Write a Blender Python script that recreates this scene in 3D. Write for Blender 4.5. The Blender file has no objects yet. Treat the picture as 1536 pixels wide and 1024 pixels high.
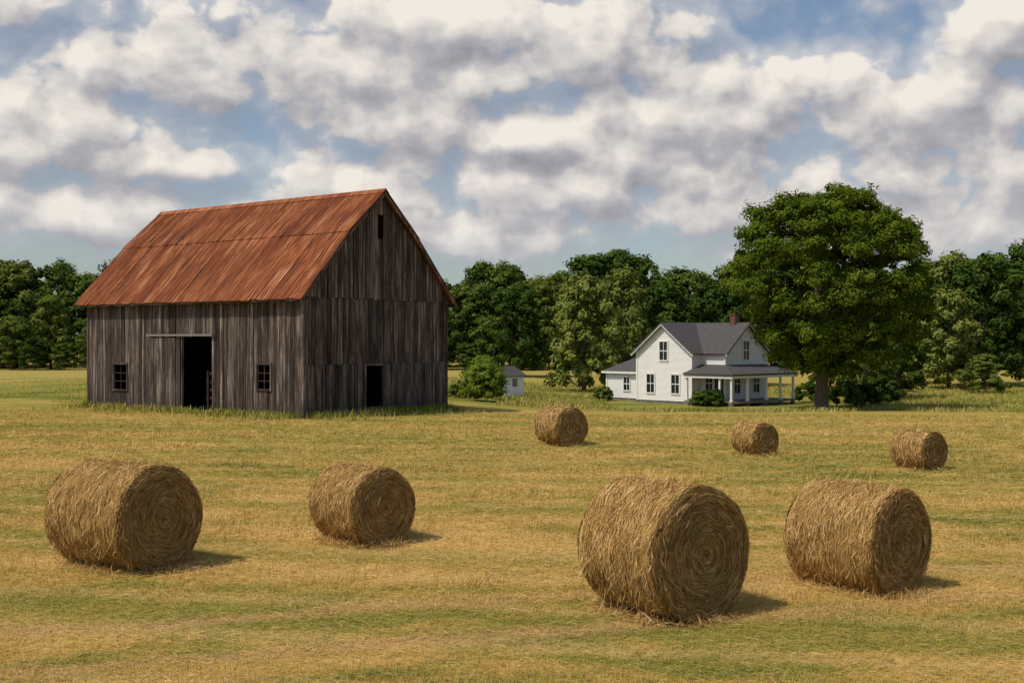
import bpy, math, random
import numpy as np
from mathutils import Vector, Matrix
random.seed(7); rng=np.random.default_rng(7)
D=bpy.data; SC=bpy.context.scene; COL=SC.collection
F=1690.0; H=3.6

# ---------------------------------------------------------------- helpers
def smooth(t):
    t=np.clip(t,0,1); return t*t*(3-2*t)
def gz(x,y):
    x=np.asarray(x,float); y=np.asarray(y,float)
    return -1.03*smooth((y-45)/40)*(1-smooth((y-90)/60))*smooth((x+8)/16)
def fast_mesh(name,V,Fc,mat=None,parent=None,smooth_sh=False,loc=(0,0,0),rot=(0,0,0),obj=True):
    V=np.ascontiguousarray(V,dtype=np.float32).reshape(-1,3); Fc=np.ascontiguousarray(Fc,dtype=np.int32)
    me=D.meshes.new(name); nf,k=Fc.shape
    me.vertices.add(len(V)); me.vertices.foreach_set('co',V.ravel())
    me.loops.add(nf*k); me.loops.foreach_set('vertex_index',Fc.ravel())
    me.polygons.add(nf); me.polygons.foreach_set('loop_start',np.arange(nf,dtype=np.int32)*k)
    if smooth_sh: me.polygons.foreach_set('use_smooth',np.ones(nf,dtype=bool))
    me.update(calc_edges=True)
    if mat: me.materials.append(mat)
    if not obj: return me
    return mk(name,me,parent,loc,rot)
def mk(name,me,parent=None,loc=(0,0,0),rot=(0,0,0),scale=(1,1,1)):
    o=D.objects.new(name,me); COL.objects.link(o); o.location=loc; o.rotation_euler=rot; o.scale=scale
    if parent: o.parent=parent
    return o
def empty(name,loc=(0,0,0),rz=0):
    return mk(name,None,None,loc,(0,0,rz))
class MB:
    def __init__(s): s.v=[]; s.f=[]
    def hexa(s,p):
        n=len(s.v); s.v+=[tuple(q) for q in p]
        for q in [(0,3,2,1),(4,5,6,7),(0,1,5,4),(1,2,6,5),(2,3,7,6),(3,0,4,7)]: s.f.append(tuple(n+i for i in q))
    def box(s,x0,x1,y0,y1,z0,z1):
        s.hexa([(x0,y0,z0),(x1,y0,z0),(x1,y1,z0),(x0,y1,z0),(x0,y0,z1),(x1,y0,z1),(x1,y1,z1),(x0,y1,z1)])
    def slab(s,pts,t):
        P=[Vector(p) for p in pts]; nrm=(P[1]-P[0]).cross(P[2]-P[0]).normalized()
        n=len(s.v); k=len(P)
        s.v+=[tuple(p) for p in P]+[tuple(p-nrm*t) for p in P]
        s.f.append(tuple(range(n,n+k))); s.f.append(tuple(range(n+2*k-1,n+k-1,-1)))
        for i in range(k):
            j=(i+1)%k; s.f.append((n+i,n+k+i,n+k+j,n+j))
    def poly(s,pts):
        n=len(s.v); s.v+=[tuple(p) for p in pts]; s.f.append(tuple(range(n,n+len(pts))))
    def obj(s,name,mat,parent=None,**k):
        me=D.meshes.new(name); me.from_pydata(s.v,[],s.f); me.update(); me.materials.append(mat)
        return mk(name,me,parent,**k)
class NT:
    def __init__(s,tree): s.t=tree; s.n=tree.nodes; s.l=tree.links
    def N(s,typ,inp=None,**a):
        n=s.n.new(typ)
        for k,v in a.items(): setattr(n,k,v)
        for k,v in (inp or {}).items(): s.set(n.inputs[k],v)
        return n
    def set(s,sock,v):
        if isinstance(v,bpy.types.NodeSocket): s.l.new(v,sock)
        else: sock.default_value=v
    def math(s,op,a,b=0.0,c=None,clamp=False):
        n=s.n.new('ShaderNodeMath'); n.operation=op; n.use_clamp=clamp
        s.set(n.inputs[0],a); s.set(n.inputs[1],b)
        if c is not None: s.set(n.inputs[2],c)
        return n.outputs[0]
    def vmath(s,op,a,b=(0,0,0)):
        n=s.n.new('ShaderNodeVectorMath'); n.operation=op
        s.set(n.inputs[0],a); s.set(n.inputs[1],b); return n.outputs[0]
    def ramp(s,fac,stops):
        n=s.n.new('ShaderNodeValToRGB'); s.set(n.inputs[0],fac); e=n.color_ramp.elements
        while len(e)<len(stops): e.new(0.5)
        for i,(p,c) in enumerate(stops):
            e[i].position=p; e[i].color=(*c,1) if len(c)==3 else c
        return n.outputs[0]
    def mr(s,v,a,b,c=0.0,d=1.0,sm=True):
        n=s.n.new('ShaderNodeMapRange'); n.interpolation_type='SMOOTHSTEP' if sm else 'LINEAR'
        s.set(n.inputs['Value'],v)
        for k,x in zip(('From Min','From Max','To Min','To Max'),(a,b,c,d)): s.set(n.inputs[k],x)
        return n.outputs[0]
    def mix(s,f,a,b,bt='MIX'):
        n=s.n.new('ShaderNodeMix'); n.data_type='RGBA'; n.blend_type=bt
        s.set(n.inputs[0],f)
        s.set(n.inputs[6],a if isinstance(a,bpy.types.NodeSocket) else (*a,1)); s.set(n.inputs[7],b if isinstance(b,bpy.types.NodeSocket) else (*b,1))
        return n.outputs[2]
    def noise(s,vec,scale,detail=4,rough=.55,dist=0.0,out=0,dim='3D'):
        n=s.N('ShaderNodeTexNoise',{},noise_dimensions=dim); s.set(n.inputs['Vector'],vec); s.set(n.inputs['Scale'],float(scale)); s.set(n.inputs['Detail'],float(detail)); s.set(n.inputs['Roughness'],rough); s.set(n.inputs['Distortion'],dist); return n.outputs[out]
def newmat(name):
    m=D.materials.new(name); m.use_nodes=True; T=NT(m.node_tree); b=m.node_tree.nodes['Principled BSDF']
    b.inputs['Specular IOR Level'].default_value=0.25; b.inputs['Roughness'].default_value=.8
    return m,T,b
def diffmat(name):
    m=D.materials.new(name); m.use_nodes=True; T=NT(m.node_tree); T.n.remove(m.node_tree.nodes['Principled BSDF'])
    b=T.n.new('ShaderNodeBsdfDiffuse'); T.l.new(b.outputs[0],m.node_tree.nodes['Material Output'].inputs[0]); return m,T,b
def scalevec(T,v,sc): return T.vmath('MULTIPLY',v,sc)
def gray(T,val):
    n=T.n.new('ShaderNodeCombineColor')
    for i in range(3): T.set(n.inputs[i],val)
    return n.outputs[0]

# ---------------------------------------------------------------- field colour group
g=D.node_groups.new('FieldColour','ShaderNodeTree')
g.interface.new_socket('Color',in_out='OUTPUT',socket_type='NodeSocketColor')
T=NT(g); go=T.n.new('NodeGroupOutput')
pos=T.n.new('ShaderNodeNewGeometry').outputs['Position']
sx=T.N('ShaderNodeSeparateXYZ',{0:pos})
swp=T.vmath('ADD',scalevec(T,pos,(.30,1.0,0)),(3,7,0))
nA=T.noise(swp,.22,4,.6,.4,dim='2D')
nB=T.noise(scalevec(T,pos,(.40,1,0)),1.0,5,.72,.3,dim='2D')
nC=T.noise(pos,9,2,.7,dim='2D')
mixn=T.math('ADD',T.math('MULTIPLY',nA,.44),T.math('ADD',T.math('MULTIPLY',nB,.43),T.math('MULTIPLY',nC,.13)))
field=T.ramp(mixn,[(.38,(.15,.18,.03)),(.455,(.31,.28,.06)),(.51,(.53,.36,.10)),(.60,(.70,.465,.165))])
wv=T.math('SINE',T.math('ADD',T.math('MULTIPLY',sx.outputs[1],1.25),T.math('ADD',T.math('MULTIPLY',sx.outputs[0],.18),T.math('MULTIPLY',nA,5.0))))
field=T.mix(T.mr(wv,.1,.95,0,.48),field,(.25,.245,.045))
w2=T.math('SINE',T.math('ADD',T.math('MULTIPLY',sx.outputs[1],3.3),T.math('ADD',T.math('MULTIPLY',sx.outputs[0],.50),T.math('MULTIPLY',nB,3.5))))
field=T.mix(T.mr(w2,.35,1.0,0,.38),field,(.68,.48,.21))
rl=T.math('SUBTRACT',sx.outputs[1],T.math('ADD',13.6,T.math('ADD',T.math('MULTIPLY',sx.outputs[0],.30),T.math('MULTIPLY',nB,.5))))
for o_ in (0.0,1.9):
    rr=T.math('ABSOLUTE',T.math('SUBTRACT',rl,o_)); field=T.mix(T.mr(rr,.45,.05,0,.65),field,(.60,.38,.17))
field=T.mix(T.mr(sx.outputs[1],18,55,0,.26),field,(.35,.32,.06))
edge=T.math('ADD',sx.outputs[1],T.math('MULTIPLY',T.math('SUBTRACT',nA,.5),16))
mead=T.ramp(T.noise(scalevec(T,pos,(.25,1,0)),.35,4,.6,dim='2D'),[(.35,(.15,.19,.03)),(.5,(.27,.28,.055)),(.66,(.46,.37,.11))])
field=T.mix(T.mr(edge,64,74),field,mead)
field=T.mix(T.mr(sx.outputs[1],84,105,0,.85),field,(.46,.38,.11))
T.l.new(field,go.inputs[0])

m_ground,T,b=newmat('field_ground')
gn=T.N('ShaderNodeGroup'); gn.node_tree=g
pos=T.n.new('ShaderNodeNewGeometry').outputs['Position']
f1=T.noise(scalevec(T,pos,(.6,1,1)),20,4,.75)
c=T.mix(1.0,gn.outputs[0],T.ramp(f1,[(.3,(.38,.33,.25)),(.5,(.9,.88,.84)),(.7,(1.25,1.2,1.05))]),'MULTIPLY')
T.set(b.inputs['Base Color'],c)
bp=T.N('ShaderNodeBump',{'Strength':.7,'Distance':.06,'Height':f1}); T.set(b.inputs['Normal'],bp.outputs[0])
b.inputs['Roughness'].default_value=.95; b.inputs['Specular IOR Level'].default_value=.05
xs=np.unique(np.concatenate([np.linspace(-2500,-120,14),np.linspace(-120,120,161),np.linspace(120,2500,14)]))
ys=np.unique(np.concatenate([np.linspace(-200,5,6),np.linspace(5,180,150),np.linspace(180,3000,14)]))
X,Y=np.meshgrid(xs,ys); Z=gz(X,Y)+.02*np.sin(X*.9+Y*.4)*np.sin(Y*.7-X*.2)
V=np.stack([X,Y,Z],-1).reshape(-1,3); nx=len(xs); ny=len(ys)
i=np.arange((ny-1)*(nx-1)); r=i//(nx-1); cc=i%(nx-1); a=r*nx+cc
fast_mesh('ground',V,np.stack([a,a+1,a+nx+1,a+nx],1),m_ground,smooth_sh=True)

m_grass,T,b=diffmat('grass_blades')
gn=T.N('ShaderNodeGroup'); gn.node_tree=g
ri=T.n.new('ShaderNodeNewGeometry').outputs['Random Per Island']
c=T.mix(.38,gn.outputs[0],T.ramp(ri,[(0,(.11,.15,.025)),(.22,(.30,.27,.055)),(.42,(.52,.35,.10)),(.8,(.68,.47,.18)),(1,(.80,.64,.36))]))
T.set(b.inputs['Color'],c)
def blades(name,x,y,z,length,width,tilt,mat,parent=None,az=None):
    n=len(x); az=rng.uniform(0,2*np.pi,n) if az is None else az
    d=np.stack([np.cos(az)*np.cos(tilt),np.sin(az)*np.cos(tilt),np.sin(tilt)],1)
    s=np.stack([-np.sin(az),np.cos(az),np.zeros(n)],1)
    tw=rng.normal(0,.5,(n,1)); s=s+np.array([0,0,1])*tw
    base=np.stack([x,y,z],1); L=length[:,None]; W=width[:,None]
    mid=base+d*L*.55; tip=base+d*L-np.array([0,0,1])*L*rng.uniform(0,.25,(n,1))
    V=np.stack([base-s*W*.5,base+s*W*.5,mid+s*W*.4,mid-s*W*.4,tip-s*W*.12,tip+s*W*.12],1).reshape(-1,3)
    b0=np.arange(n)[:,None]*6
    Fq=np.concatenate([b0+np.array([0,1,2,3]),b0+np.array([3,2,5,4])],0)
    return fast_mesh(name,V,Fq,mat,parent)
n=540000
u=rng.random(n); y=11.0*(60/11.0)**u
x=(rng.random(n)-.5)*2*(y*.50+1.0)
up=rng.random(n)<.6
sc=np.clip(y/16,.8,2.6)
tilt=np.where(up,rng.uniform(.5,1.45,n),rng.uniform(-.02,.3,n))
clump=.35+1.3*(np.sin(x*1.7+np.sin(y*2.1)*2)*np.sin(y*2.6+np.sin(x*1.3)*2)*.5+.5)*(.6+.4*np.sin(y*1.25+x*.18))
ln=np.where(up,rng.uniform(.03,.13,n)*clump,rng.uniform(.06,.2,n))*np.sqrt(sc)
wd=rng.uniform(.003,.0072,n)*sc
zz=gz(x,y)+.02*np.sin(x*.9+y*.4)*np.sin(y*.7-x*.2)+np.where(up,0,rng.uniform(.0,.05,n))
az=np.where(up,rng.uniform(0,6.28,n),rng.normal(0.15,.9,n)+np.pi*(rng.random(n)<.5))
blades('mown_grass',x,y,zz,ln,wd,tilt,m_grass,az=az)

m_tall,T,b=diffmat('tall_grass')
ri=T.n.new('ShaderNodeNewGeometry').outputs['Random Per Island']
pp=T.n.new('ShaderNodeNewGeometry').outputs['Position']
c=T.mix(T.mr(T.noise(scalevec(T,pp,(.4,1,1)),.3,3),.38,.56),T.ramp(ri,[(0,(.10,.15,.02)),(.6,(.20,.24,.04)),(1,(.33,.33,.07))]),T.ramp(ri,[(0,(.24,.25,.05)),(.6,(.42,.36,.10)),(1,(.54,.44,.17))]))
T.set(b.inputs['Color'],c)
n=120000; y=66+rng.random(n)**1.3*45; x=(rng.random(n)-.5)*2*(y*.5)
keep=~((x<-1)&(x>-22)&(y<75))
keep&=y>(67.5+2*np.sin(x*.35)+1.5*np.sin(x*1.1+2)+rng.exponential(1.5,n)-1)
keep&=~((x>7)&(x<24)&(y>70)&(y<94))
patch=np.sin(x*.31+y*.13)+np.sin(x*.83-y*.21+1)+rng.normal(0,.6,n)
keep&=(patch>-.3)|(x>-15)
x=x[keep];y=y[keep];n=len(x)
hf=np.where(x<-15,.38,1.)
blades('meadow_grass',x,y,gz(x,y),rng.uniform(.12,.42,n)*hf,rng.uniform(.02,.045,n)*np.where(x<-15,.7,1),rng.uniform(.7,1.5,n),m_tall)

# ---------------------------------------------------------------- barn
BR=math.atan2(-.581,.814); BL=Vector((-9.7,52.4,0))
ex=Vector((math.cos(BR),math.sin(BR),0)); ey=Vector((-math.sin(BR),math.cos(BR),0))
barn=empty('wooden_barn',BL,BR)
def b2w(lx,ly): p=BL+ex*lx+ey*ly; return p.x,p.y
m_wood,T,b=newmat('weathered_boards')
tc=T.n.new('ShaderNodeTexCoord').outputs['Object']; ri=T.n.new('ShaderNodeNewGeometry').outputs['Random Per Island']
off=T.vmath('ADD',tc,T.N('ShaderNodeCombineXYZ',{2:T.math('MULTIPLY',ri,40)}).outputs[0])
gr=T.noise(scalevec(T,off,(1,1,.03)),16,5,.75,.2)
gr2=T.noise(scalevec(T,off,(1,1,.22)),2.2,5,.68)
c=T.ramp(gr,[(.34,(.018,.013,.012)),(.45,(.073,.053,.045)),(.54,(.148,.116,.100)),(.66,(.34,.29,.255))])
c=T.mix(T.mr(gr2,.43,.62,0,.85),c,(.036,.025,.021))
c=T.mix(1.0,c,gray(T,T.mr(ri,0,1,.35,1.5,False)),'MULTIPLY')
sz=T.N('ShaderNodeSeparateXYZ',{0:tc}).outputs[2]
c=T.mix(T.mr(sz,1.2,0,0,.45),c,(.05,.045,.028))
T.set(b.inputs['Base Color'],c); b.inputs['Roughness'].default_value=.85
T.set(b.inputs['Normal'],T.N('ShaderNodeBump',{'Strength':.7,'Distance':.03,'Height':gr}).outputs[0])
m_dark,T,b=newmat('dark_gap_backing'); T.set(b.inputs['Base Color'],(.012,.009,.007,1))
m_floor,T,b=newmat('barn_dirt_floor'); T.set(b.inputs['Base Color'],T.ramp(T.noise(T.n.new('ShaderNodeTexCoord').outputs['Object'],4),[(.3,(.05,.035,.02)),(.7,(.12,.085,.05))]))
m_rust,T,b=newmat('rusty_metal_roof')
tc=T.n.new('ShaderNodeTexCoord').outputs['Object']; ri=T.n.new('ShaderNodeNewGeometry').outputs['Random Per Island']
st=T.noise(scalevec(T,tc,(1,.10,.10)),5.0,6,.72,.15)
st2=T.noise(scalevec(T,tc,(1,.35,.35)),.9,5,.65)
st3=T.noise(scalevec(T,tc,(1,.05,.05)),20,3,.7)
s=T.math('ADD',T.math('MULTIPLY',st,.62),T.math('ADD',T.math('MULTIPLY',st3,.30),T.math('MULTIPLY',ri,.10)))
c=T.ramp(s,[(.38,(.050,.020,.012)),(.45,(.165,.052,.021)),(.53,(.35,.112,.038)),(.60,(.45,.20,.095)),(.69,(.56,.41,.29))])
c=T.mix(T.mr(st2,.44,.62,0,.65),c,(.18,.047,.018))
T.set(b.inputs['Base Color'],c); b.inputs['Roughness'].default_value=.7; b.inputs['Specular IOR Level'].default_value=.15
T.set(b.inputs['Normal'],T.N('ShaderNodeBump',{'Strength':.5,'Distance':.03,'Height':st3}).outputs[0])

LEN=16.75; WID=10.5
prof=[(-.5,5.6),(2.73,8.95),(5.25,11.15),(7.77,8.95),(11.0,5.6)]
def roof_z(s):
    for (a,za),(c_,zc) in zip(prof[:-1],prof[1:]):
        if a<=s<=c_: return za+(zc-za)*(s-a)/(c_-a)
    return 5.6
def boards(mb,axis,s0,s1,zlo,zhi,face,sgn,openings,wmin=.16,wmax=.32,jit=.03,ragged=.08,topf=None):
    cuts=sorted(set([s0,s1]+[o[0] for o in openings if s0<o[0]<s1]+[o[1] for o in openings if s0<o[1]<s1]))
    for a,c_ in zip(cuts[:-1],cuts[1:]):
        s=a
        while s<c_-1e-4:
            w=random.uniform(wmin,wmax); e=s+w
            if c_-e<.1: e=c_
            mid=(s+e)/2
            ivs=[(zlo+random.uniform(-.02,ragged),zhi)]
            for o in openings:
                if o[0]<mid<o[1]:
                    nv=[]
                    for z0,z1 in ivs:
                        if o[3]<=z0 or o[2]>=z1: nv.append((z0,z1)); continue
                        if z0<o[2]: nv.append((z0,o[2]))
                        if o[3]<z1: nv.append((o[3],z1))
                    ivs=nv
            j=random.uniform(0,jit); th=.028; gap=random.choice([.006,.012,.02,.03,.05])
            sk=random.uniform(-.012,.012)
            for z0,z1 in ivs:
                zt0=zt1=z1
                if topf and z1==zhi: zt0=topf(s); zt1=topf(e-gap)
                f0=face+sgn*j; f1=face+sgn*(j+th)
                A,B_=s,e-gap
                if axis=='x': p=[(A+sk,f0,z0),(B_+sk,f0,z0),(B_+sk,f1,z0),(A+sk,f1,z0),(A,f0,zt0),(B_,f0,zt1),(B_,f1,zt1),(A,f1,zt0)]
                else: p=[(f0,A+sk,z0),(f0,B_+sk,z0),(f1,B_+sk,z0),(f1,A+sk,z0),(f0,A,zt0),(f0,B_,zt1),(f1,B_,zt1),(f1,A,zt0)]
                mb.hexa(p)
            s=e
mb=MB()
OL=[(-8.67,-6.35,-.2,3.85),(-3.09,-2.16,1.33,2.48),(-14.4,-13.25,1.05,2.37)]
boards(mb,'x',-LEN,0,0,5.95,0,-1,OL)
boards(mb,'x',-LEN,0,0,5.95,WID,1,[])
OG=[(4.14,5.36,.35,2.4)]
boards(mb,'y',0,WID,2.45,5.72,0,1,OG)
boards(mb,'y',0,WID,0.0,2.5,.012,1,OG,jit=.05,ragged=.14)
tf=lambda s: roof_z(s)-.12
boards(mb,'y',-.03,WID+.03,5.66,14,.06,1,[(4.97,5.41,8.75,9.95)],topf=tf)
boards(mb,'y',0,WID,0.0,14,-LEN,-1,[],topf=tf)
mb.obj('wall_boards',m_wood,barn)
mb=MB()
def backing_x(y0,y1,ops):
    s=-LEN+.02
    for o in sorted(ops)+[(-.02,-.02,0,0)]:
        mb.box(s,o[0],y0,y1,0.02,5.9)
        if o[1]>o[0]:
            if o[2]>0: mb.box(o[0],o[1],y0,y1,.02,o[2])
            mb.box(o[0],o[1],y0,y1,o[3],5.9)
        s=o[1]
backing_x(.03,.07,OL); mb.box(-LEN+.02,-.02,WID-.07,WID-.03,.02,5.9)
def backing_y(x0,x1,ops,s0=.08,s1=WID-.08):
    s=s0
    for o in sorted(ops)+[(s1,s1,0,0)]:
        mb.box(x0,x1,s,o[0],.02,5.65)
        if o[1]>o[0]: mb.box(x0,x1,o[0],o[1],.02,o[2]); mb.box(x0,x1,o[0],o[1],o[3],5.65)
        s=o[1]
backing_y(-.06,-.02,OG); backing_y(-LEN+.02,-LEN+.06,[])
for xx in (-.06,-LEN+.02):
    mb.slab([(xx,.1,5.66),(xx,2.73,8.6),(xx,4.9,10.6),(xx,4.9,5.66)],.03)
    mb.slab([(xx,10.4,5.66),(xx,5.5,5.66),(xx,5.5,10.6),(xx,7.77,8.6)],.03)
mb.obj('lining',m_dark,barn)  # near-black backing added behind the boards to keep light out of gaps
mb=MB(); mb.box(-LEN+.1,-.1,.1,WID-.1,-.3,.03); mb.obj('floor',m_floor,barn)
mb=MB()
for lx,ly in [(-LEN-.06,-.09),(-LEN-.06,WID-.1)]: mb.box(lx,lx+.15,ly,ly+.15,0,5.6)
mb.box(-.10,.095,-.085,.0,0,5.6)
mb.box(.03,.11,0.002,.14,0,5.6); mb.box(.03,.11,WID-.12,WID+.06,0,5.6)
for o in OL[1:]:
    a,c_,z0,z1=o
    mb.box(a-.09,a,-.11,.03,z0-.09,z1+.09); mb.box(c_,c_+.09,-.11,.03,z0-.09,z1+.09)
    mb.box(a,c_,-.11,.03,z0-.09,z0); mb.box(a,c_,-.11,.03,z1,z1+.09)
    mb.box((a+c_)/2-.02,(a+c_)/2+.02,-.03,.0,z0,z1)
    for k in (.33,.66): mb.box(a,c_,-.028,-.004,z0+(z1-z0)*k-.018,z0+(z1-z0)*k+.018)
mb.box(-8.8,-8.67,-.09,.02,0,3.85); mb.box(-6.35,-6.23,-.09,.02,0,3.85)
mb.box(.05,.12,4.04,4.14,.2,2.5); mb.box(.05,.12,5.36,5.46,.2,2.5); mb.box(.05,.12,4.14,5.36,2.4,2.5)
for k in range(5): mb.box(-8.4+k*.02,-6.6,1.2,1.32,.2+.42*k,.34+.42*k)
mb.box(-8.2,-8.08,1.1,1.2,.0,2.1); mb.box(-6.95,-6.83,1.1,1.2,.0,2.1)
mb.obj('timber_frame',m_wood,barn)
mb=MB(); boards(mb,'x',-11.1,-8.72,.1,3.8,-.12,-1,[],wmin=.2,wmax=.3)
mb.obj('sliding_door',m_wood,barn)
m_track,T,b=newmat('door_track_metal'); T.set(b.inputs['Base Color'],(.28,.25,.23,1)); b.inputs['Metallic'].default_value=.4
mb=MB(); mb.box(-11.4,-6.2,-.24,-.12,3.88,3.97); mb.obj('door_track',m_track,barn)
mb=MB(); x0=-LEN-.65; x1=.42
for (a,za),(c_,zc),lift in [(prof[0],prof[1],0),(prof[1],prof[2],.04),(prof[3],prof[2],.04),(prof[4],prof[3],0)]:
    dv=Vector((0,c_-a,zc-za)); dv.normalize(); nr=Vector((0,-dv.z,dv.y))
    if nr.z<0: nr=-nr
    x=x0
    while x<x1-.01:
        e=min(x+.62,x1)
        if x1-e<.2: e=x1
        bs=Vector((0,a,za))-dv*(.10 if lift else random.uniform(0,.07)); tp=Vector((0,c_,zc))
        l=nr*(lift+random.uniform(0,.016)); o1=bs+l; o2=tp+l
        q=[Vector((x,0,0))+o1,Vector((e-.004,0,0))+o1,Vector((e-.004,0,0))+o2,Vector((x,0,0))+o2]
        if (q[1]-q[0]).cross(q[2]-q[0]).z<0: q=[q[3],q[2],q[1],q[0]]
        mb.slab(q,.03)
        for rx in (x+.01,x+.2,x+.4):
            q=[Vector((rx,0,0))+o1+nr*.03,Vector((rx+.035,0,0))+o1+nr*.03,Vector((rx+.035,0,0))+o2+nr*.03,Vector((rx,0,0))+o2+nr*.03]
            if (q[1]-q[0]).cross(q[2]-q[0]).z<0: q=[q[3],q[2],q[1],q[0]]
            mb.slab(q,.029)
        x=e
mb.slab([(x0,4.98,11.03),(x1,4.98,11.03),(x1,5.25,11.27),(x0,5.25,11.27)],.02)
mb.slab([(x0,5.25,11.27),(x1,5.25,11.27),(x1,5.52,11.03),(x0,5.52,11.03)],.02)
mb.obj('roof',m_rust,barn)
mb=MB()
for xx in (x1-.09,x0+.04):
    for (a,za),(c_,zc) in zip(prof[:-1],prof[1:]):
        mb.hexa([(xx,a,za-.22),(xx+.05,a,za-.22),(xx+.05,c_,zc-.22),(xx,c_,zc-.22),(xx,a,za-.035),(xx+.05,a,za-.035),(xx+.05,c_,zc-.035),(xx,c_,zc-.035)])
mb.box(x0+.1,x1-.1,-.47,-.43,5.47,5.6); mb.box(x0+.1,x1-.1,10.93,10.97,5.47,5.6)
for k in range(20):
    xx=x0+.5+k*(x1-x0-1)/19
    mb.hexa([(xx,-.42,5.48),(xx+.06,-.42,5.48),(xx+.06,0.02,5.92),(xx,.02,5.92),(xx,-.42,5.6),(xx+.06,-.42,5.6),(xx+.06,.02,6.05),(xx,.02,6.05)])
mb.obj('rake_boards',m_wood,barn)
pts=[]
for k in range(10000):
    t=random.random()
    if random.random()<.6: lx=-LEN*t; ly=-random.expovariate(1.7)-.05
    else: lx=random.expovariate(1.7)+.12; ly=WID*t
    if -8.6<lx<-6.4 and ly<0 and random.random()<.7: continue
    if math.sin(lx*2.1+ly*1.3)+random.uniform(-1,1)<-.6: continue
    pts.append(b2w(lx,ly))
P=np.array(pts); n=len(P)
blades('barn_edge_grass',P[:,0],P[:,1],gz(P[:,0],P[:,1]),rng.uniform(.12,.5,n),rng.uniform(.02,.04,n),rng.uniform(.8,1.5,n),m_tall)

# ---------------------------------------------------------------- farmhouse
th=math.radians(47); HP=Vector((188/F*86,86,0)); HP.z=-1.05
house=empty('white_farmhouse',HP,-th)
def siding_mat(name,col,lo):
    m,T,b=newmat(name); tc=T.n.new('ShaderNodeTexCoord').outputs['Object']
    T.set(b.inputs['Base Color'],T.mix(T.mr(T.noise(scalevec(T,tc,(1,1,3)),1.5,5,.6),.4,.75,0,.5),col,lo)); b.inputs['Roughness'].default_value=.55; return m
m_white=siding_mat('white_paint',(.82,.82,.81),(.68,.67,.64))
m_shing,T,b=newmat('grey_shingles'); tc=T.n.new('ShaderNodeTexCoord').outputs['Object']
T.set(b.inputs['Base Color'],T.ramp(T.noise(scalevec(T,tc,(1,1,3)),6,5,.7),[(.3,(.05,.048,.05)),(.55,(.09,.086,.088)),(.75,(.15,.14,.14))]))
m_glass,T,b=newmat('window_glass'); T.set(b.inputs['Base Color'],(.012,.018,.02,1)); b.inputs['Roughness'].default_value=.12; b.inputs['Specular IOR Level'].default_value=.5
m_brick,T,b=newmat('chimney_brick'); bt=T.N('ShaderNodeTexBrick',{'Vector':T.n.new('ShaderNodeTexCoord').outputs['Object'],'Color1':(.17,.06,.04,1),'Color2':(.12,.045,.03,1),'Mortar':(.2,.17,.15,1),'Scale':5}); T.set(b.inputs['Base Color'],bt.outputs[0])
m_deck,T,b=newmat('porch_wood'); T.set(b.inputs['Base Color'],(.22,.2,.18,1))
m_stone,T,b=newmat('foundation_stone'); T.set(b.inputs['Base Color'],T.ramp(T.noise(T.n.new('ShaderNodeTexCoord').outputs['Object'],5),[(.3,(.1,.095,.085)),(.7,(.25,.24,.22))]))  # grey stone colour for the foundation and inner core
EV=3.97; AP=6.0
def clap(mb,P0,dirv,nrm,L,z0,ev,ap=None,step=.17):
    P0=Vector(P0); dirv=Vector(dirv); nrm=Vector(nrm); z=z0; top=ap if ap else ev
    def rng_(zz):
        if zz<=ev or not ap: return 0,L
        k=(zz-ev)/(ap-ev)*L/2; return k,L-k
    while z<top-.01:
        z2=min(z+step,top); a,bb=rng_(z); a2,b2=rng_(z2)
        mb.poly([P0+dirv*a+nrm*.035+Vector((0,0,z)),P0+dirv*bb+nrm*.035+Vector((0,0,z)),P0+dirv*b2+nrm*.008+Vector((0,0,z2)),P0+dirv*a2+nrm*.008+Vector((0,0,z2))])
        mb.poly([P0+dirv*a+Vector((0,0,z)),P0+dirv*bb+Vector((0,0,z)),P0+dirv*bb+nrm*.035+Vector((0,0,z)),P0+dirv*a+nrm*.035+Vector((0,0,z))])
        z=z2
X_=(1,0,0);Y_=(0,1,0)
AW=5.2; BX=7.3; BY0=1.2; BY1=6.35; BM=(BY0+BY1)/2
mb=MB(); z0=.25
clap(mb,(0,0,0),X_,(0,-1,0),AW,z0,EV,AP)
clap(mb,(0,0,0),Y_,(-1,0,0),BY1,z0,EV)
clap(mb,(AW,0,0),Y_,(1,0,0),BY0,z0,EV)
clap(mb,(AW,BY0,0),X_,(0,-1,0),BX-AW,z0,EV)
clap(mb,(BX,BY0,0),Y_,(1,0,0),BY1-BY0,z0,EV,AP)
clap(mb,(0,BY1,0),X_,(0,1,0),BX,z0,EV)
clap(mb,(-4,1.0,0),X_,(0,-1,0),4,z0,2.3); clap(mb,(-4,1.0,0),Y_,(-1,0,0),4,z0,2.3); clap(mb,(-4,5,0),X_,(0,1,0),4,z0,2.3)
mb.obj('siding',m_white,house)
mb=MB()
mb.box(0.01,AW-.01,.01,BY1-.01,-.6,EV-.02); mb.box(AW,BX-.01,BY0+.01,BY1-.01,-.6,EV-.02); mb.box(-3.99,0,1.01,4.99,-.6,2.28)
mb.obj('foundation_and_core',m_stone,house)
mb=MB()
def cb(x,y,h=EV): mb.box(x-.07,x+.07,y-.07,y+.07,z0-.02,h)
cb(0,0);cb(AW,0);cb(BX,BY0);cb(BX,BY1);cb(-4,1.0,2.3);cb(-4,5,2.3)
ov=.35
sl=(AP-EV)/(AW/2)
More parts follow.
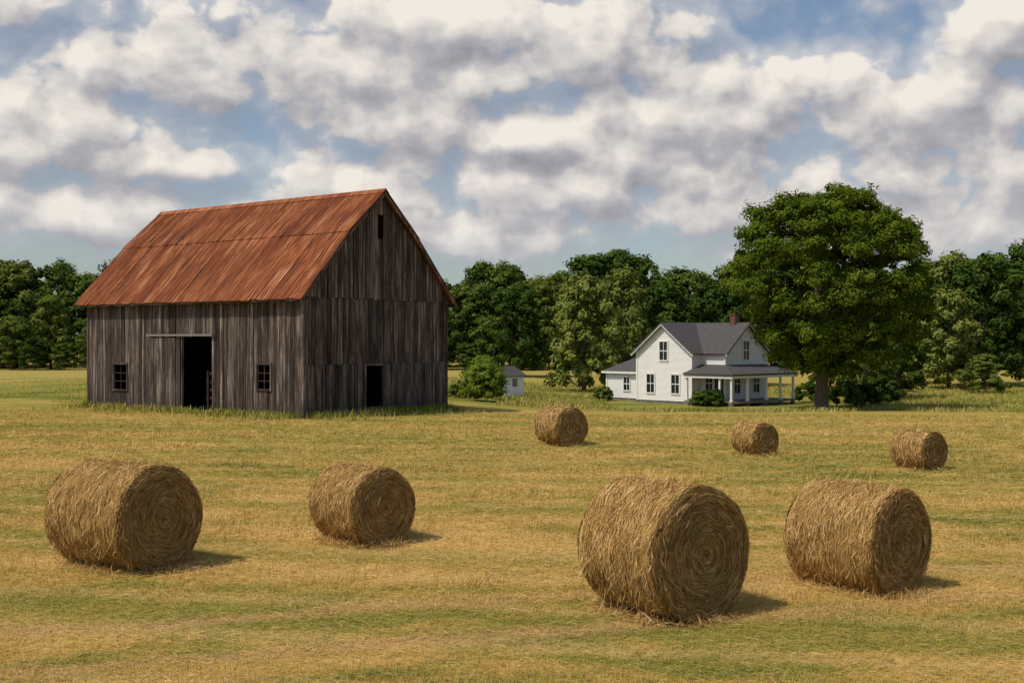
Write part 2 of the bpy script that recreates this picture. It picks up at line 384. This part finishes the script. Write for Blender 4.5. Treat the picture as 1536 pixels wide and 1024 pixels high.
for s,e in ((-ov,AW/2),(AW+ov,AW/2)):
    y=-.36; zs=AP-sl*abs(AW/2-s)+.06; ze=AP+.06
    mb.hexa([(s,y,zs-.2),(s,y+.05,zs-.2),(e,y+.05,ze-.2),(e,y,ze-.2),(s,y,zs-.02),(s,y+.05,zs-.02),(e,y+.05,ze-.02),(e,y,ze-.02)])
slB=(AP-EV)/((BY1-BY0)/2)
for s in (BY0-ov,BY1+ov):
    zs=AP-slB*abs(BM-s)+.06; x=BX+.31
    mb.hexa([(x,s,zs-.2),(x+.05,s,zs-.2),(x+.05,BM,AP-.14),(x,BM,AP-.14),(x,s,zs-.02),(x+.05,s,zs-.02),(x+.05,BM,AP+.04),(x,BM,AP+.04)])
mb.box(-4.3,0,.65,.72,2.15,2.3)
wins=[]
def win(axis,c_,zc,w=.72,h=1.36,face=0,sg=-1):
    t=.09
    def bx(a0,a1,z0_,z1_,d0,d1,M):
        lo,hi=sorted((face+sg*d0,face+sg*d1))
        if axis=='x': M.box(a0,a1,lo,hi,z0_,z1_)
        else: M.box(lo,hi,a0,a1,z0_,z1_)
    a0,a1,zz0,zz1=c_-w/2,c_+w/2,zc-h/2,zc+h/2
    bx(a0-t,a0,zz0-t,zz1+t,.0,.09,mb);bx(a1,a1+t,zz0-t,zz1+t,.0,.09,mb)
    bx(a0,a1,zz0-t,zz0,.0,.10,mb);bx(a0,a1,zz1,zz1+t,.0,.10,mb)
    bx(a0,a1,zc-.03,zc+.03,.045,.075,mb); bx(c_-.02,c_+.02,zz0,zc-.03,.045,.065,mb); bx(c_-.02,c_+.02,zc+.03,zz1,.045,.065,mb)
    wins.append((bx,a0,a1,zz0,zz1))
win('x',2.6,3.95); win('x',1.35,1.5); win('x',3.72,1.5)
win('y',BM-.1,4.0,face=BX,sg=1); win('y',BM-1.2,1.55,face=BX,sg=1); win('y',BM+1.2,1.55,face=BX,sg=1)
win('x',AW+.7,1.6,w=.6,face=BY0); win('x',-1.9,1.35,w=.6,h=1.0,face=1.0)
mb.obj('trim',m_white,house)
gb=MB()
for bx,a0,a1,zz0,zz1 in wins: bx(a0,a1,zz0,zz1,.03,.044,gb)
gb.box(AW+1.2,AW+1.95,BY0-.06,BY0-.045,.4,2.3)
gb.obj('window_panes',m_glass,house)
mb=MB()
def zA(x): return AP+.08-sl*abs(AW/2-x)
mb.slab([(-ov,-.38,zA(-ov)),(AW/2,-.38,zA(AW/2)),(AW/2,BY1+.3,zA(AW/2)),(-ov,BY1+.3,zA(-ov))],.10)
mb.slab([(AW/2,-.38,zA(AW/2)),(AW+ov,-.38,zA(AW+ov)),(AW+ov,BY1+.3,zA(AW+ov)),(AW/2,BY1+.3,zA(AW/2))],.10)
def zB(y): return AP+.06-slB*abs(BM-y)
mb.slab([(AW/2,BY0-ov,zB(BY0-ov)),(BX+.38,BY0-ov,zB(BY0-ov)),(BX+.38,BM,zB(BM)),(AW/2,BM,zB(BM))],.10)
mb.slab([(AW/2,BM,zB(BM)),(BX+.38,BM,zB(BM)),(BX+.38,BY1+ov,zB(BY1+ov)),(AW/2,BY1+ov,zB(BY1+ov))],.10)
mb.slab([(-4.35,.65,2.3),(0,.65,2.3),(0,3,3.5),(-2.3,3,3.5)],.08); mb.slab([(-4.35,5.35,2.3),(-4.35,.65,2.3),(-2.3,3,3.5)],.08); mb.slab([(0,5.35,2.3),(-4.35,5.35,2.3),(-2.3,3,3.5),(0,3,3.5)],.08)
PX=9.3; PY=-.8; pz0=2.35; pz1=2.98
mb.slab([(AW+.02,PY-.3,pz0),(PX+.3,PY-.3,pz0),(BX,BY0,pz1),(AW+.02,BY0,pz1)],.12)
mb.slab([(PX+.3,PY-.3,pz0),(PX+.3,7.1,pz0),(BX,6.0,pz1),(BX,BY0,pz1)],.12)
mb.obj('roof',m_shing,house)
mb=MB()
mb.box(AW+.05,PX+.2,PY-.2,PY-.08,pz0-.30,pz0-.125); mb.box(PX+.08,PX+.2,PY-.08,7.0,pz0-.30,pz0-.125)
for (x,y) in [(AW+.2,PY),(PX,PY),(PX,1.1),(PX,3.4),(PX,5.2),(PX,6.85),(PX-1.0,PY)]:
    mb.box(x-.07,x+.07,y-.07,y+.07,.42,pz0-.28); mb.box(x-.1,x+.1,y-.1,y+.1,.42,.55)
mb.obj('porch_columns',m_white,house)
mb=MB(); mb.box(AW+.05,PX+.15,PY-.15,BY0-.04,.26,.42); mb.box(BX+.05,PX+.15,BY0-.04,6.95,.26,.42)
for (x,y) in [(AW+.3,PY),(PX,PY),(PX,1.1),(PX,3.2),(PX,5.2),(PX,6.8)]: mb.box(x-.12,x+.12,y-.12,y+.12,-.6,.26)
mb.box(PX+.15,PX+.5,2.2,3.4,-.4,.1)
mb.obj('porch_deck',m_deck,house)
mb=MB(); mb.box(6.0,6.5,BM-.25,BM+.25,5.6,6.6); mb.box(5.96,6.54,BM-.29,BM+.29,6.6,6.7); mb.obj('chimney',m_brick,house)

sx_,sy_=(753-768)/F*84,84
shed=empty('garden_shed',(sx_,sy_,float(gz(sx_,sy_))),-math.radians(35))
mb=MB(); clap(mb,(-1,-1,0),X_,(0,-1,0),2,0,1.55,2.1,.15); clap(mb,(1,-1,0),Y_,(1,0,0),2.4,0,1.55,None,.15); clap(mb,(-1,-1,0),Y_,(-1,0,0),2.4,0,1.55,None,.15); clap(mb,(-1,1.4,0),X_,(0,1,0),2,0,1.55,2.1,.15)
mb.obj('walls',m_white,shed)
mb=MB(); mb.slab([(-1.2,-1.2,1.48),(0,-1.2,2.2),(0,1.6,2.2),(-1.2,1.6,1.48)],.06); mb.slab([(0,-1.2,2.2),(1.2,-1.2,1.48),(1.2,1.6,1.48),(0,1.6,2.2)],.06); mb.obj('roof',m_shing,shed)
mb=MB(); mb.box(.15,.7,-1.06,-1.04,.05,1.4); mb.box(1.04,1.06,-.1,.5,.7,1.3); mb.obj('door_and_window',m_glass,shed)

# ---------------------------------------------------------------- trees
def leafmat(name,a,b_,c_,tr=0.0,ov_=.55):
    m,T,b=diffmat(name)
    ge=T.n.new('ShaderNodeNewGeometry'); ri=ge.outputs['Random Per Island']
    nz=T.noise(ge.outputs['Position'],.35,2,.6)
    oi=T.n.new('ShaderNodeObjectInfo').outputs['Random']
    f=T.math('ADD',T.math('MULTIPLY',ri,.36),T.math('ADD',T.math('MULTIPLY',nz,.62),T.math('MULTIPLY',T.math('SUBTRACT',oi,.5),ov_)))
    col=T.ramp(f,[(.2,a),(.5,b_),(.85,c_)])
    T.set(b.inputs['Color'],col)
    if tr>0:
        tl=T.N('ShaderNodeBsdfTranslucent',{'Color':T.mix(1,col,(1.2,1.4,.5),'MULTIPLY')})
        ms=T.N('ShaderNodeMixShader',{0:tr,1:b.outputs[0],2:tl.outputs[0]})
        T.l.new(ms.outputs[0],m.node_tree.nodes['Material Output'].inputs[0])
    return m
m_leaf_big=leafmat('oak_leaves',(.045,.076,.008),(.098,.145,.015),(.19,.23,.034),.2,0.0)
m_leaf_f=leafmat('forest_leaves',(.034,.066,.013),(.078,.122,.021),(.165,.20,.038))
m_leaf_l=leafmat('light_leaves',(.065,.095,.018),(.13,.165,.033),(.21,.24,.055))
m_leaf_b=leafmat('bush_leaves',(.09,.15,.018),(.16,.23,.03),(.26,.32,.06),0,0)
m_bark,T,b=newmat('bark'); tc=T.n.new('ShaderNodeTexCoord').outputs['Object']
T.set(b.inputs['Base Color'],T.ramp(T.noise(scalevec(T,tc,(1,1,.2)),9,5,.7),[(.3,(.04,.03,.02)),(.7,(.18,.14,.10))]))
def rdir(n):
    v=rng.normal(size=(n,3)); return v/np.linalg.norm(v,axis=1,keepdims=True)
def leaves(lobes,nclump,nleaf,clump_r,size,flat=.75):
    lobes=np.array(lobes)
    L=np.repeat(lobes,nclump,0); d=rdir(len(L)); d[:,2]=np.where(d[:,2]<-.35,-d[:,2]*.6,d[:,2])
    rr=(rng.random(len(L))**.35)[:,None]
    C=L[:,:3]+d*L[:,3:4]*rr*np.array([1,1,flat])
    cr=clump_r*rng.uniform(.5,1.4,len(C))
    C2=np.repeat(C,nleaf,0); cr2=np.repeat(cr,nleaf)[:,None]; dC=np.repeat(d,nleaf,0)
    d2=rdir(len(C2)); r2=(rng.random(len(C2))**.45)[:,None]
    P=C2+d2*cr2*r2*np.array([1,1,.8])
    nrm=d2*.7+dC*.7+rdir(len(P))*.5+np.array([0,0,.3]); nrm/=np.linalg.norm(nrm,axis=1,keepdims=True)
    t=np.cross(nrm,rdir(len(P))); t/=np.linalg.norm(t,axis=1,keepdims=True)+1e-9; bt=np.cross(nrm,t)
    s=(size*rng.uniform(.55,1.35,len(P)))[:,None]
    V=np.stack([P-t*s*.55,P-bt*s*.32+nrm*s*.06,P+t*s*.55,P+bt*s*.32+nrm*s*.06],1).reshape(-1,3)
    return V,np.arange(len(P)*4).reshape(-1,4)
def limb(mb,p,q,r0,r1,n=8,segs=5,wob=.15):
    p=Vector(p);q=Vector(q); ax=(q-p).normalized(); a=ax.orthogonal().normalized(); c=ax.cross(a)
    L=(q-p).length; rings=[]; w1=random.uniform(-wob,wob)*L*.3; w2=random.uniform(-wob,wob)*L*.3
    for k in range(segs+1):
        t=k/segs; o=p.lerp(q,t)+(a*w1+c*w2)*math.sin(t*math.pi); r=r0+(r1-r0)*t
        b0=len(mb.v)
        for j in range(n):
            an=j/n*2*math.pi; mb.v.append(tuple(o+(a*math.cos(an)+c*math.sin(an))*r*(1+random.uniform(-.06,.06))))
        rings.append(b0)
    for k in range(segs):
        for j in range(n):
            mb.f.append((rings[k]+j,rings[k]+(j+1)%n,rings[k+1]+(j+1)%n,rings[k+1]+j))
random.seed(21)
ty=73.; tx=(1232-768)/F*ty; tz=float(gz(tx,ty))
oak=empty('oak_tree',(tx,ty,tz))
kx=ty/F
prof_t=[(312,84),(332,118),(358,136),(388,148),(425,152),(465,146),(500,128),(528,104),(552,74)]
lobes=[]
for yp,rp in prof_t:
    zc=H+(512-yp)*kx-tz; R=rp*kx
    cnt=max(5,int(2*math.pi*max(R-1,.6)/1.45))
    for k in range(cnt):
        an=k/cnt*2*math.pi+random.uniform(-.3,.3); r_=random.uniform(.8,1.6)
        if yp>=528 and random.random()<.35: continue
        if random.random()<.05: continue
        rad=max(0,R-r_*.9)*random.uniform(.88,1.04)
        asym=.20*math.cos(an)*(1 if yp>450 else 0.)
        lobes.append((6*kx+rad*(1+asym)*math.cos(an),rad*math.sin(an),zc+random.uniform(-.5,.5),r_))
    for k in range(int(cnt*.3)):
        an=random.uniform(0,6.28); rad=R*.5*random.random()
        lobes.append((rad*math.cos(an),rad*math.sin(an),zc,random.uniform(1,1.5)))
for dx_,py_,r_ in [(-.3,306,1.25),(.9,303,1.3),(-1.9,312,1.2),(2.2,311,1.25),(-3.1,330,1.2),(3.4,330,1.2),(.2,318,1.6)]:
    lobes.append((.3+dx_,random.uniform(-.6,.6),H+(512-py_)*kx-tz,r_))
V,Fq=leaves(lobes,12,85,.52,.20)
fast_mesh('crown',V,Fq,m_leaf_big,oak)
mb=MB(); limb(mb,(0,0,-.3),(0.05,0,2.6),.48,.36,12); limb(mb,(0,0,-.3),(0,0,.4),.75,.42,12,3,0)
limb(mb,(.05,0,2.5),(-.2,.1,8),.36,.2,10)
for k in range(16):
    an=k*2.4; zb=random.uniform(2.3,6.5); rr=random.uniform(3,5.2)
    e=(rr*math.cos(an),rr*math.sin(an),zb+random.uniform(2,4.5)); limb(mb,(0,0,zb),e,.2,.05,7)
    for j in range(3):
        t=random.uniform(.4,.8); s0=(e[0]*t,e[1]*t,zb+(e[2]-zb)*t); limb(mb,s0,(s0[0]+random.uniform(-1.5,1.5),s0[1]+random.uniform(-1.5,1.5),s0[2]+random.uniform(.5,1.8)),.08,.02,5,3)
mb.obj('trunk_and_limbs',m_bark,oak)

random.seed(33)
variants=[]
def forest_variant(k,mat,h=14.,w=5.4,low=.10,size=.44,nl=40,ncl=9,nle=44,peak=.66):
    lb=[]
    for j in range(nl):
        t=(j+random.random())/nl; zc=h*(low+(1-low-.08)*t)
        R=w*(math.sin(math.pi*min(1,(.30+peak*t)))**.55)*random.uniform(.55,1.0)
        an=j*2.4+random.uniform(-.4,.4); r_=random.uniform(.9,2.1)
        lb.append((max(0,R-r_*.6)*math.cos(an),max(0,R-r_*.6)*math.sin(an),min(zc,h-r_*.75),r_))
    lb.append((0,0,h-1.2,1.4)); lb.append((1.4,.6,h-1.9,1.3)); lb.append((-1.5,-.5,h-2.2,1.3))
    V,Fq=leaves(lb,ncl,nle,.78,size)
    return fast_mesh('forest_crown_%d'%k,V,Fq,mat,obj=False)
for k in range(6): variants.append(forest_variant(k,m_leaf_f,w=random.uniform(4.0,6.6),peak=random.uniform(.54,.70)))
vlight=[forest_variant(10+k,m_leaf_l,w=5,low=.06) for k in range(2)]
mb=MB(); limb(mb,(0,0,-.5),(0,0,9),.28,.1,8)
for k in range(6): an=k*1.9; limb(mb,(0,0,2+k),(2.2*math.cos(an),2.2*math.sin(an),4.5+k),.1,.03,5,3)
tm=D.meshes.new('forest_trunk'); tm.from_pydata(mb.v,[],mb.f); tm.materials.append(m_bark)
tl=empty('tree_line')
def ftree(x,y,h,wf=1.,me=None,parent=tl):
    z=float(gz(x,y)); me=me or (random.choice(variants) if random.random()<.86 else random.choice(vlight)); s=h/14.
    rz=random.uniform(0,6.28)
    mk('crown',me,parent,(x,y,z),(0,0,rz),(s*wf,s*wf,s)); mk('trunk',tm,parent,(x,y,z),(0,0,rz),(s,s,s))
topline=[(-400,395),(0,398),(60,388),(110,386),(170,395),(300,400),(500,405),(660,415),(720,400),(800,382),(850,394),(920,372),(1000,390),(1060,402),(1130,392),(1400,384),(1600,368),(2000,365)]
def topy(px): return float(np.interp(px,[a for a,_ in topline],[c for _,c in topline]))
for row,(yd,dh,sp) in enumerate([(148,-2.6,6.6),(157,-.4,6.4),(168,.4,7.5)]):
    x=-96.
    while x<96:
        yy=yd+random.uniform(-3,3); px=768+x/yy*F
        h=H+(512-topy(px))/F*yy+dh*.9+random.uniform(-2.6,1.2)
        ftree(x+random.uniform(-1,1),yy,max(7,h),random.uniform(.8,1.2))
        x+=sp*random.uniform(.75,1.25)
x=-96.
while x<96:
    ftree(x,143+random.uniform(-1.5,1.5),random.uniform(3,7.5),1.3); x+=3.6
for x,y,h,w in [(41,106,9.5,1.),(46,110,13.0,.9),(53,109,13.6,.95),(60,107,14.0,.9),(37,114,10.5,1.),(56,101,7,1.1),(66,108,14,1),(48,99,4.2,1.4),(61,97,4.5,1.4),(42,100,3.5,1.5),(33,101,4.5,1.4),(30,106,6.5,1.2),(52,100,4.8,1.3)]:
    ftree(x,y,h,w)
def single(name,x,y,h,wf,me):
    e=empty(name,(x,y,float(gz(x,y)))); s=h/14.
    mk('crown',me,e,(0,0,0),(0,0,random.uniform(0,6)),(s*wf,s*wf,s)); mk('trunk',tm,e,(0,0,0),(0,0,0),(s,s,s)); return e
single('willow_tree',6.4,101,10.6,.95,vlight[0])
single('deciduous_tree',10.6,107,11.6,.8,vlight[1])
single('deciduous_tree',15,112,10.5,1.0,variants[1])
single('deciduous_tree',21,110,10.,1.0,variants[2])
single('deciduous_tree',0.8,124,10.5,.9,variants[3])
single('deciduous_tree',27.5,88,5.5,1.1,variants[4])
single('deciduous_tree',31.5,92,6.5,1.1,variants[2])
def shrub(name,x,y,w,h,mat,n=14,size=.13,cl=10,lf=60):
    lb=[]
    for k in range(n):
        an=k*2.4; t=(k+.5)/n; r_=min(w,h)*random.uniform(.16,.26)
        R=w*.5*math.sin(math.pi*(.28+.62*t))**.7-r_*.7
        lb.append((R*math.cos(an),R*math.sin(an),r_*.5+t*(h-r_*1.4),r_))
    lb.append((0,0,h*.4,w*.3)); lb.append((0,0,h*.75,w*.22))
    V,Fq=leaves(lb,cl,lf,min(w,h)*.10,size)
    return fast_mesh(name,V,Fq,mat,loc=(x,y,float(gz(x,y))))
def at(px,y): return (px-768)/F*y
shrub('large_bush',at(727,73),73,2.8,3.1,m_leaf_b,28,.13,12,80)
shrub('shrub',at(1050,79.5),79.5,1.3,1.25,m_leaf_f); shrub('shrub',at(1071,78.5),78.5,1.5,1.35,m_leaf_f); shrub('shrub',at(905,88),88,1.5,1.2,m_leaf_l)
for px,y,w,h in [(1270,79,2.5,1.9),(1297,80,2.4,1.7),(1215,86,2.6,1.6),(1320,84,3,2.2)]: shrub('shrub',at(px,y),y,w,h,m_leaf_f,16,.16)
shrub('shrub',at(690,76),76,1.8,1.1,m_leaf_l)

# ---------------------------------------------------------------- hay bales
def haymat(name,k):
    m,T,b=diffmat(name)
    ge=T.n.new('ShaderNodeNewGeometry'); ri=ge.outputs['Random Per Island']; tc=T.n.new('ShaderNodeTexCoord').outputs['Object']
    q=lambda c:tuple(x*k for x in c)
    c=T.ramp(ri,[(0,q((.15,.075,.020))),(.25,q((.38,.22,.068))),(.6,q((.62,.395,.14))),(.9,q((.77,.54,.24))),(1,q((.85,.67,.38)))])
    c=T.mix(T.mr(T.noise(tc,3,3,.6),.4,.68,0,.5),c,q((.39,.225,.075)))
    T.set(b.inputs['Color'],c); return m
m_hay=haymat('hay_strands',1.0); m_hay_shaded=haymat('hay_end_strands_shaded',.68)  # end strands: same hay, shade on the bale ends put into the colour
m_core,T,b=diffmat('hay_core'); tc=T.n.new('ShaderNodeTexCoord').outputs['Object']
cn=T.noise(tc,30,4,.8)
T.set(b.inputs['Color'],T.ramp(cn,[(.3,(.07,.038,.012)),(.5,(.22,.13,.045)),(.7,(.42,.28,.11))]))
T.set(b.inputs['Normal'],T.N('ShaderNodeBump',{'Strength':1,'Distance':.03,'Height':cn}).outputs[0])
def bale(cx_px,base_px,dia_px,phi,side_px,n):
    d=H*F/(base_px-512); k=d/F; R=dia_px*k/2; ph=math.radians(phi); L=side_px*k/math.sin(ph)
    az=math.atan2(cx_px-768,F); a=ph-az; nx_,ny_=math.sin(a),-math.cos(a)
    cy=d+L/2*math.cos(ph)*.8; cx=(cx_px-768)/F*cy
    e=empty('hay_bale',(cx,cy,0),math.atan2(ny_,nx_))
    rc=.11*R; prof=[(-L/2,0),(-L/2,R*.5),(-L/2,R-rc*1.3),(-L/2+rc*.35,R-rc*.35),(-L/2+rc*1.2,R)]
    prof+=[(-L/2+rc*1.2+(L-2.4*rc)*j/8,R*(1+.012*math.sin(j*2.1+cx))) for j in range(1,8)]
    prof+=[(-x_,r_) for x_,r_ in prof[:5][::-1]]
    na=72; V=[];ph1,ph2,ph3=[random.uniform(0,6) for _ in range(3)]
    A=np.arange(na)/na*2*np.pi
    for x_,r_ in prof:
        for an in A:
            rr=r_*(1+.020*math.sin(2*an+ph1)+.013*math.sin(5*an+ph2+x_*3)+.009*math.sin(11*an+ph3+x_*7))-.014
            V.append((x_+.01*math.sin(an*3+r_*9),rr*math.cos(an),rr*math.sin(an)+R-.05))
    fq=[]
    for j in range(len(prof)-1):
        for q in range(na): fq.append((j*na+q,j*na+(q+1)%na,(j+1)*na+(q+1)%na,(j+1)*na+q))
    V=np.array(V); V[:,2]=np.maximum(V[:,2],-.02)
    fast_mesh('core',V,np.array(fq),m_core,e,smooth_sh=True)
    K=4; ts=np.linspace(0,1,K)
    def strips(nm,P,W,mat):
        N_=len(P); wd=rng.uniform(.0018,.0048,N_)[:,None,None]*max(1.,d/18); taper=np.array([.6,1,1,.4])[None,:,None]
        P[...,2]=np.maximum(P[...,2],rng.uniform(.0,.05,(N_,1)))
        V=np.stack([P-W*wd*taper,P+W*wd*taper],2).reshape(-1,3)
        b0=(np.arange(N_)*K*2)[:,None,None]; j=(np.arange(K-1)*2)[None,:,None]
        fast_mesh(nm,V,(b0+j+np.array([0,1,3,2])).reshape(-1,4),mat,e)
    ns=int(n*.62); a0=rng.uniform(0,2*np.pi,ns); x0=rng.uniform(-L/2+.01,L/2-.01,ns); ln=rng.uniform(.05,.26,ns)*R*1.2
    da=ln/R*np.where(rng.random(ns)<.5,1,-1); dx=rng.normal(0,.30,ns)*ln
    lift=rng.exponential(.008,ns); curl=rng.exponential(.010,ns)*np.where(rng.random(ns)<.12,4.5,1)
    an=a0[:,None]+da[:,None]*ts; xx=x0[:,None]+dx[:,None]*ts
    edge=np.clip((L/2-np.abs(xx))/(rc*1.2),0,1); rad=R-rc*.9*(1-edge)**2
    rad=rad*(1+.020*np.sin(2*an+ph1)+.013*np.sin(5*an+ph2+xx*3)+.009*np.sin(11*an+ph3+xx*7))+lift[:,None]-.010+curl[:,None]*(ts[None]-.3)**2*2
    P=np.stack([xx,rad*np.cos(an),rad*np.sin(an)+R-.05],-1)
    W=np.zeros((ns,K,3)); W[...,0]=1; tw=rng.normal(0,.4,(ns,1)); W[...,1]=np.cos(an)*tw; W[...,2]=np.sin(an)*tw
    strips('side_strands',P,W,m_hay)
    ne=n-ns; sg=np.where(rng.random(ne)<.78,1.,-1.); r0=np.sqrt(rng.random(ne))*(R-.02)
    r0=r0+.010*np.sin(r0*2*np.pi/.075)
    a0=rng.uniform(0,6.283,ne)
    ln=rng.uniform(.05,.26,ne)*R*1.1; da=np.clip(ln/np.maximum(r0,.08),0,2.2); dr=rng.normal(.0,.20,ne)*ln
    an=a0[:,None]+da[:,None]*ts; rr=np.clip(r0[:,None]+dr[:,None]*ts,0.01,R+.015)
    bul=.008*np.sin(rr*2*np.pi/.15+an)+.02*np.cos(rr/R*1.5)
    over=np.clip((rr-(R-rc*1.1))/(rc*1.1),0,1.2)
    xo=L/2+bul+.004-over**2*rc*.55+rng.exponential(.007,(ne,1))+rng.exponential(.015,(ne,1))*np.where(rng.random((ne,1))<.12,2,.4)*(ts[None]-.4)**2*2
    rd=rr*(1+.020*np.sin(2*an+ph1)+.013*np.sin(5*an+ph2))
    P2=np.stack([sg[:,None]*xo,rd*np.cos(an),rd*np.sin(an)+R-.05],-1)
    W2=np.stack([np.repeat(rng.normal(0,.4,(ne,1)),K,1),np.cos(an),np.sin(an)],-1)
    strips('end_strands',P2,W2,m_hay_shaded)
    m_=2200 if d<25 else 300
    an=rng.uniform(0,6.28,m_); q=np.sqrt(rng.random(m_))
    lx=np.cos(an)*(L/2+.35)*q; ly=np.sin(an)*(R*.8+.2)*q
    blades('loose_straw',lx,ly,rng.uniform(.01,.07,m_),rng.uniform(.08,.25,m_),rng.uniform(.004,.008,m_)*max(1,d/18),rng.uniform(-.05,.9,m_),m_hay,e)
bale(995,926,205,45,120,52000)
bale(186,857,163,40,110,40000)
bale(543,817,119,36,68,26000)
bale(1286,886,159,55,128,38000)
bale(841,668,60,36,35,8000)
bale(1132,682,51,40,33,7000)
bale(1378,703,60,53,47,8000)

# ---------------------------------------------------------------- light & sky
sv=Vector((-.86,-.50,0)).normalized(); EL=math.radians(56); sv=sv*math.cos(EL)+Vector((0,0,math.sin(EL)))
sl_=D.lights.new('sun','SUN'); sl_.energy=3.1; sl_.angle=math.radians(1.8); sl_.color=(1,.89,.73)
so=mk('sun',sl_); so.rotation_euler=sv.to_track_quat('Z','Y').to_euler()
w=D.worlds.new('World'); SC.world=w; w.use_nodes=True; T=NT(w.node_tree)
for n_ in list(T.n): T.n.remove(n_)
try: w.cycles.sampling_method='NONE'
except Exception as ex_: print(ex_)
cg=D.node_groups.new('CloudDensity','ShaderNodeTree')
cg.interface.new_socket('Vector',in_out='INPUT',socket_type='NodeSocketVector'); cg.interface.new_socket('D',in_out='OUTPUT',socket_type='NodeSocketFloat')
G=NT(cg); gi=G.n.new('NodeGroupInput').outputs[0]; go=G.n.new('NodeGroupOutput')
wr=G.noise(gi,22,2,.55,out=1,dim='2D')
wv=G.vmath('ADD',gi,G.vmath('MULTIPLY',G.vmath('SUBTRACT',wr,(.5,.5,.5)),(.026,.018,.0)))
st=G.vmath('MULTIPLY',wv,(1,1.5,1))
n1=G.noise(G.vmath('ADD',st,(4.2,1.3,0)),8,7,.60,dim='2D')
vo=G.N('ShaderNodeTexVoronoi',{},voronoi_dimensions='2D',feature='F1'); G.set(vo.inputs['Vector'],G.vmath('MULTIPLY',wv,(1,1.25,1))); G.set(vo.inputs['Scale'],18.0); G.set(vo.inputs['Detail'],2.0); G.set(vo.inputs['Roughness'],.5)
puff=G.math('MULTIPLY',G.math('SUBTRACT',.38,vo.outputs['Distance']),.58)
nz=G.math('ADD',G.math('MULTIPLY',G.math('SUBTRACT',n1,.5),1.6),puff)
blobs=[(540,110,430,120),(280,130,210,95),(700,50,380,85),(900,90,230,110),(1040,185,225,150),(1370,190,205,150),(1500,95,140,100),(80,240,200,125),(250,255,150,66),(610,190,185,90),(545,300,170,90),(850,290,250,82),(1100,315,290,100),(1505,290,105,80),(1350,280,100,60),(130,345,320,75),(640,355,320,70),(1300,365,320,70),(0,40,100,62),(770,205,140,66),(940,240,170,70)]
e=None
for (px,py,rx,ry) in blobs:
    v=G.vmath('SUBTRACT',wv,(math.atan((px-768)/F),math.atan((512-py)/F),0))
    v=G.vmath('MAXIMUM',G.vmath('MULTIPLY',v,(F/rx,F/ry,0)),G.vmath('MULTIPLY',v,(-F/rx,-1.8*F/ry,0)))
    ln=G.N('ShaderNodeVectorMath',{0:v},operation='LENGTH').outputs['Value']
    q=G.math('SUBTRACT',1.0,ln)
    e=q if e is None else G.math('MAXIMUM',e,q)
e=G.math('MAXIMUM',e,-.45)
G.l.new(G.math('ADD',e,nz),go.inputs[0])
dirv=T.n.new('ShaderNodeTexCoord').outputs['Generated']; sp=T.N('ShaderNodeSeparateXYZ',{0:dirv})
az=T.math('ARCTAN2',sp.outputs[0],sp.outputs[1]); el=T.math('ARCSINE',sp.outputs[2])
def dens(da,de):
    v=T.N('ShaderNodeCombineXYZ',{0:T.math('ADD',az,da),1:T.math('ADD',el,de)}); n_=T.N('ShaderNodeGroup'); n_.node_tree=cg; T.l.new(v.outputs[0],n_.inputs[0]); return n_.outputs[0]
d0=dens(0,0); d1=dens(-.010,.022)
cover=T.mr(d0,-.18,.20)
halo=T.mr(d0,-.80,.0,0,.50)
cover=T.math('MAXIMUM',cover,halo)
lit=T.math('ADD',.58,T.math('MULTIPLY',T.math('SUBTRACT',d0,d1),.75))
lit=T.math('SUBTRACT',lit,T.mr(d0,.3,1.2,0,.12))
cc=T.ramp(lit,[(.05,(.31,.31,.345)),(.40,(.44,.43,.455)),(.66,(.63,.60,.58)),(1.0,(.88,.82,.75))])
cc=T.mix(T.mr(el,.16,.0,0,.5),cc,(.60,.61,.63))
sky=T.N('ShaderNodeTexSky',sky_type='NISHITA',sun_disc=False,sun_elevation=EL,sun_rotation=math.atan2(sv.x,sv.y)%(2*math.pi),air_density=1.0,dust_density=1.5,ozone_density=1.3)
bg1=T.N('ShaderNodeBackground',{'Color':sky.outputs[0],'Strength':.105}); bg2=T.N('ShaderNodeBackground',{'Color':cc,'Strength':1.0})
ms=T.N('ShaderNodeMixShader',{0:cover,1:bg1.outputs[0],2:bg2.outputs[0]}); wo=T.n.new('ShaderNodeOutputWorld'); T.l.new(ms.outputs[0],wo.inputs[0])

cam=D.cameras.new('camera'); cam.lens=F/1536*36; cam.sensor_width=36; cam.clip_end=6000; cam.clip_start=.1
co=mk('camera',cam,None,(0,0,H),(math.radians(90),0,0)); SC.camera=co
SC.view_settings.view_transform='Standard'; SC.view_settings.look='None'; SC.view_settings.exposure=0
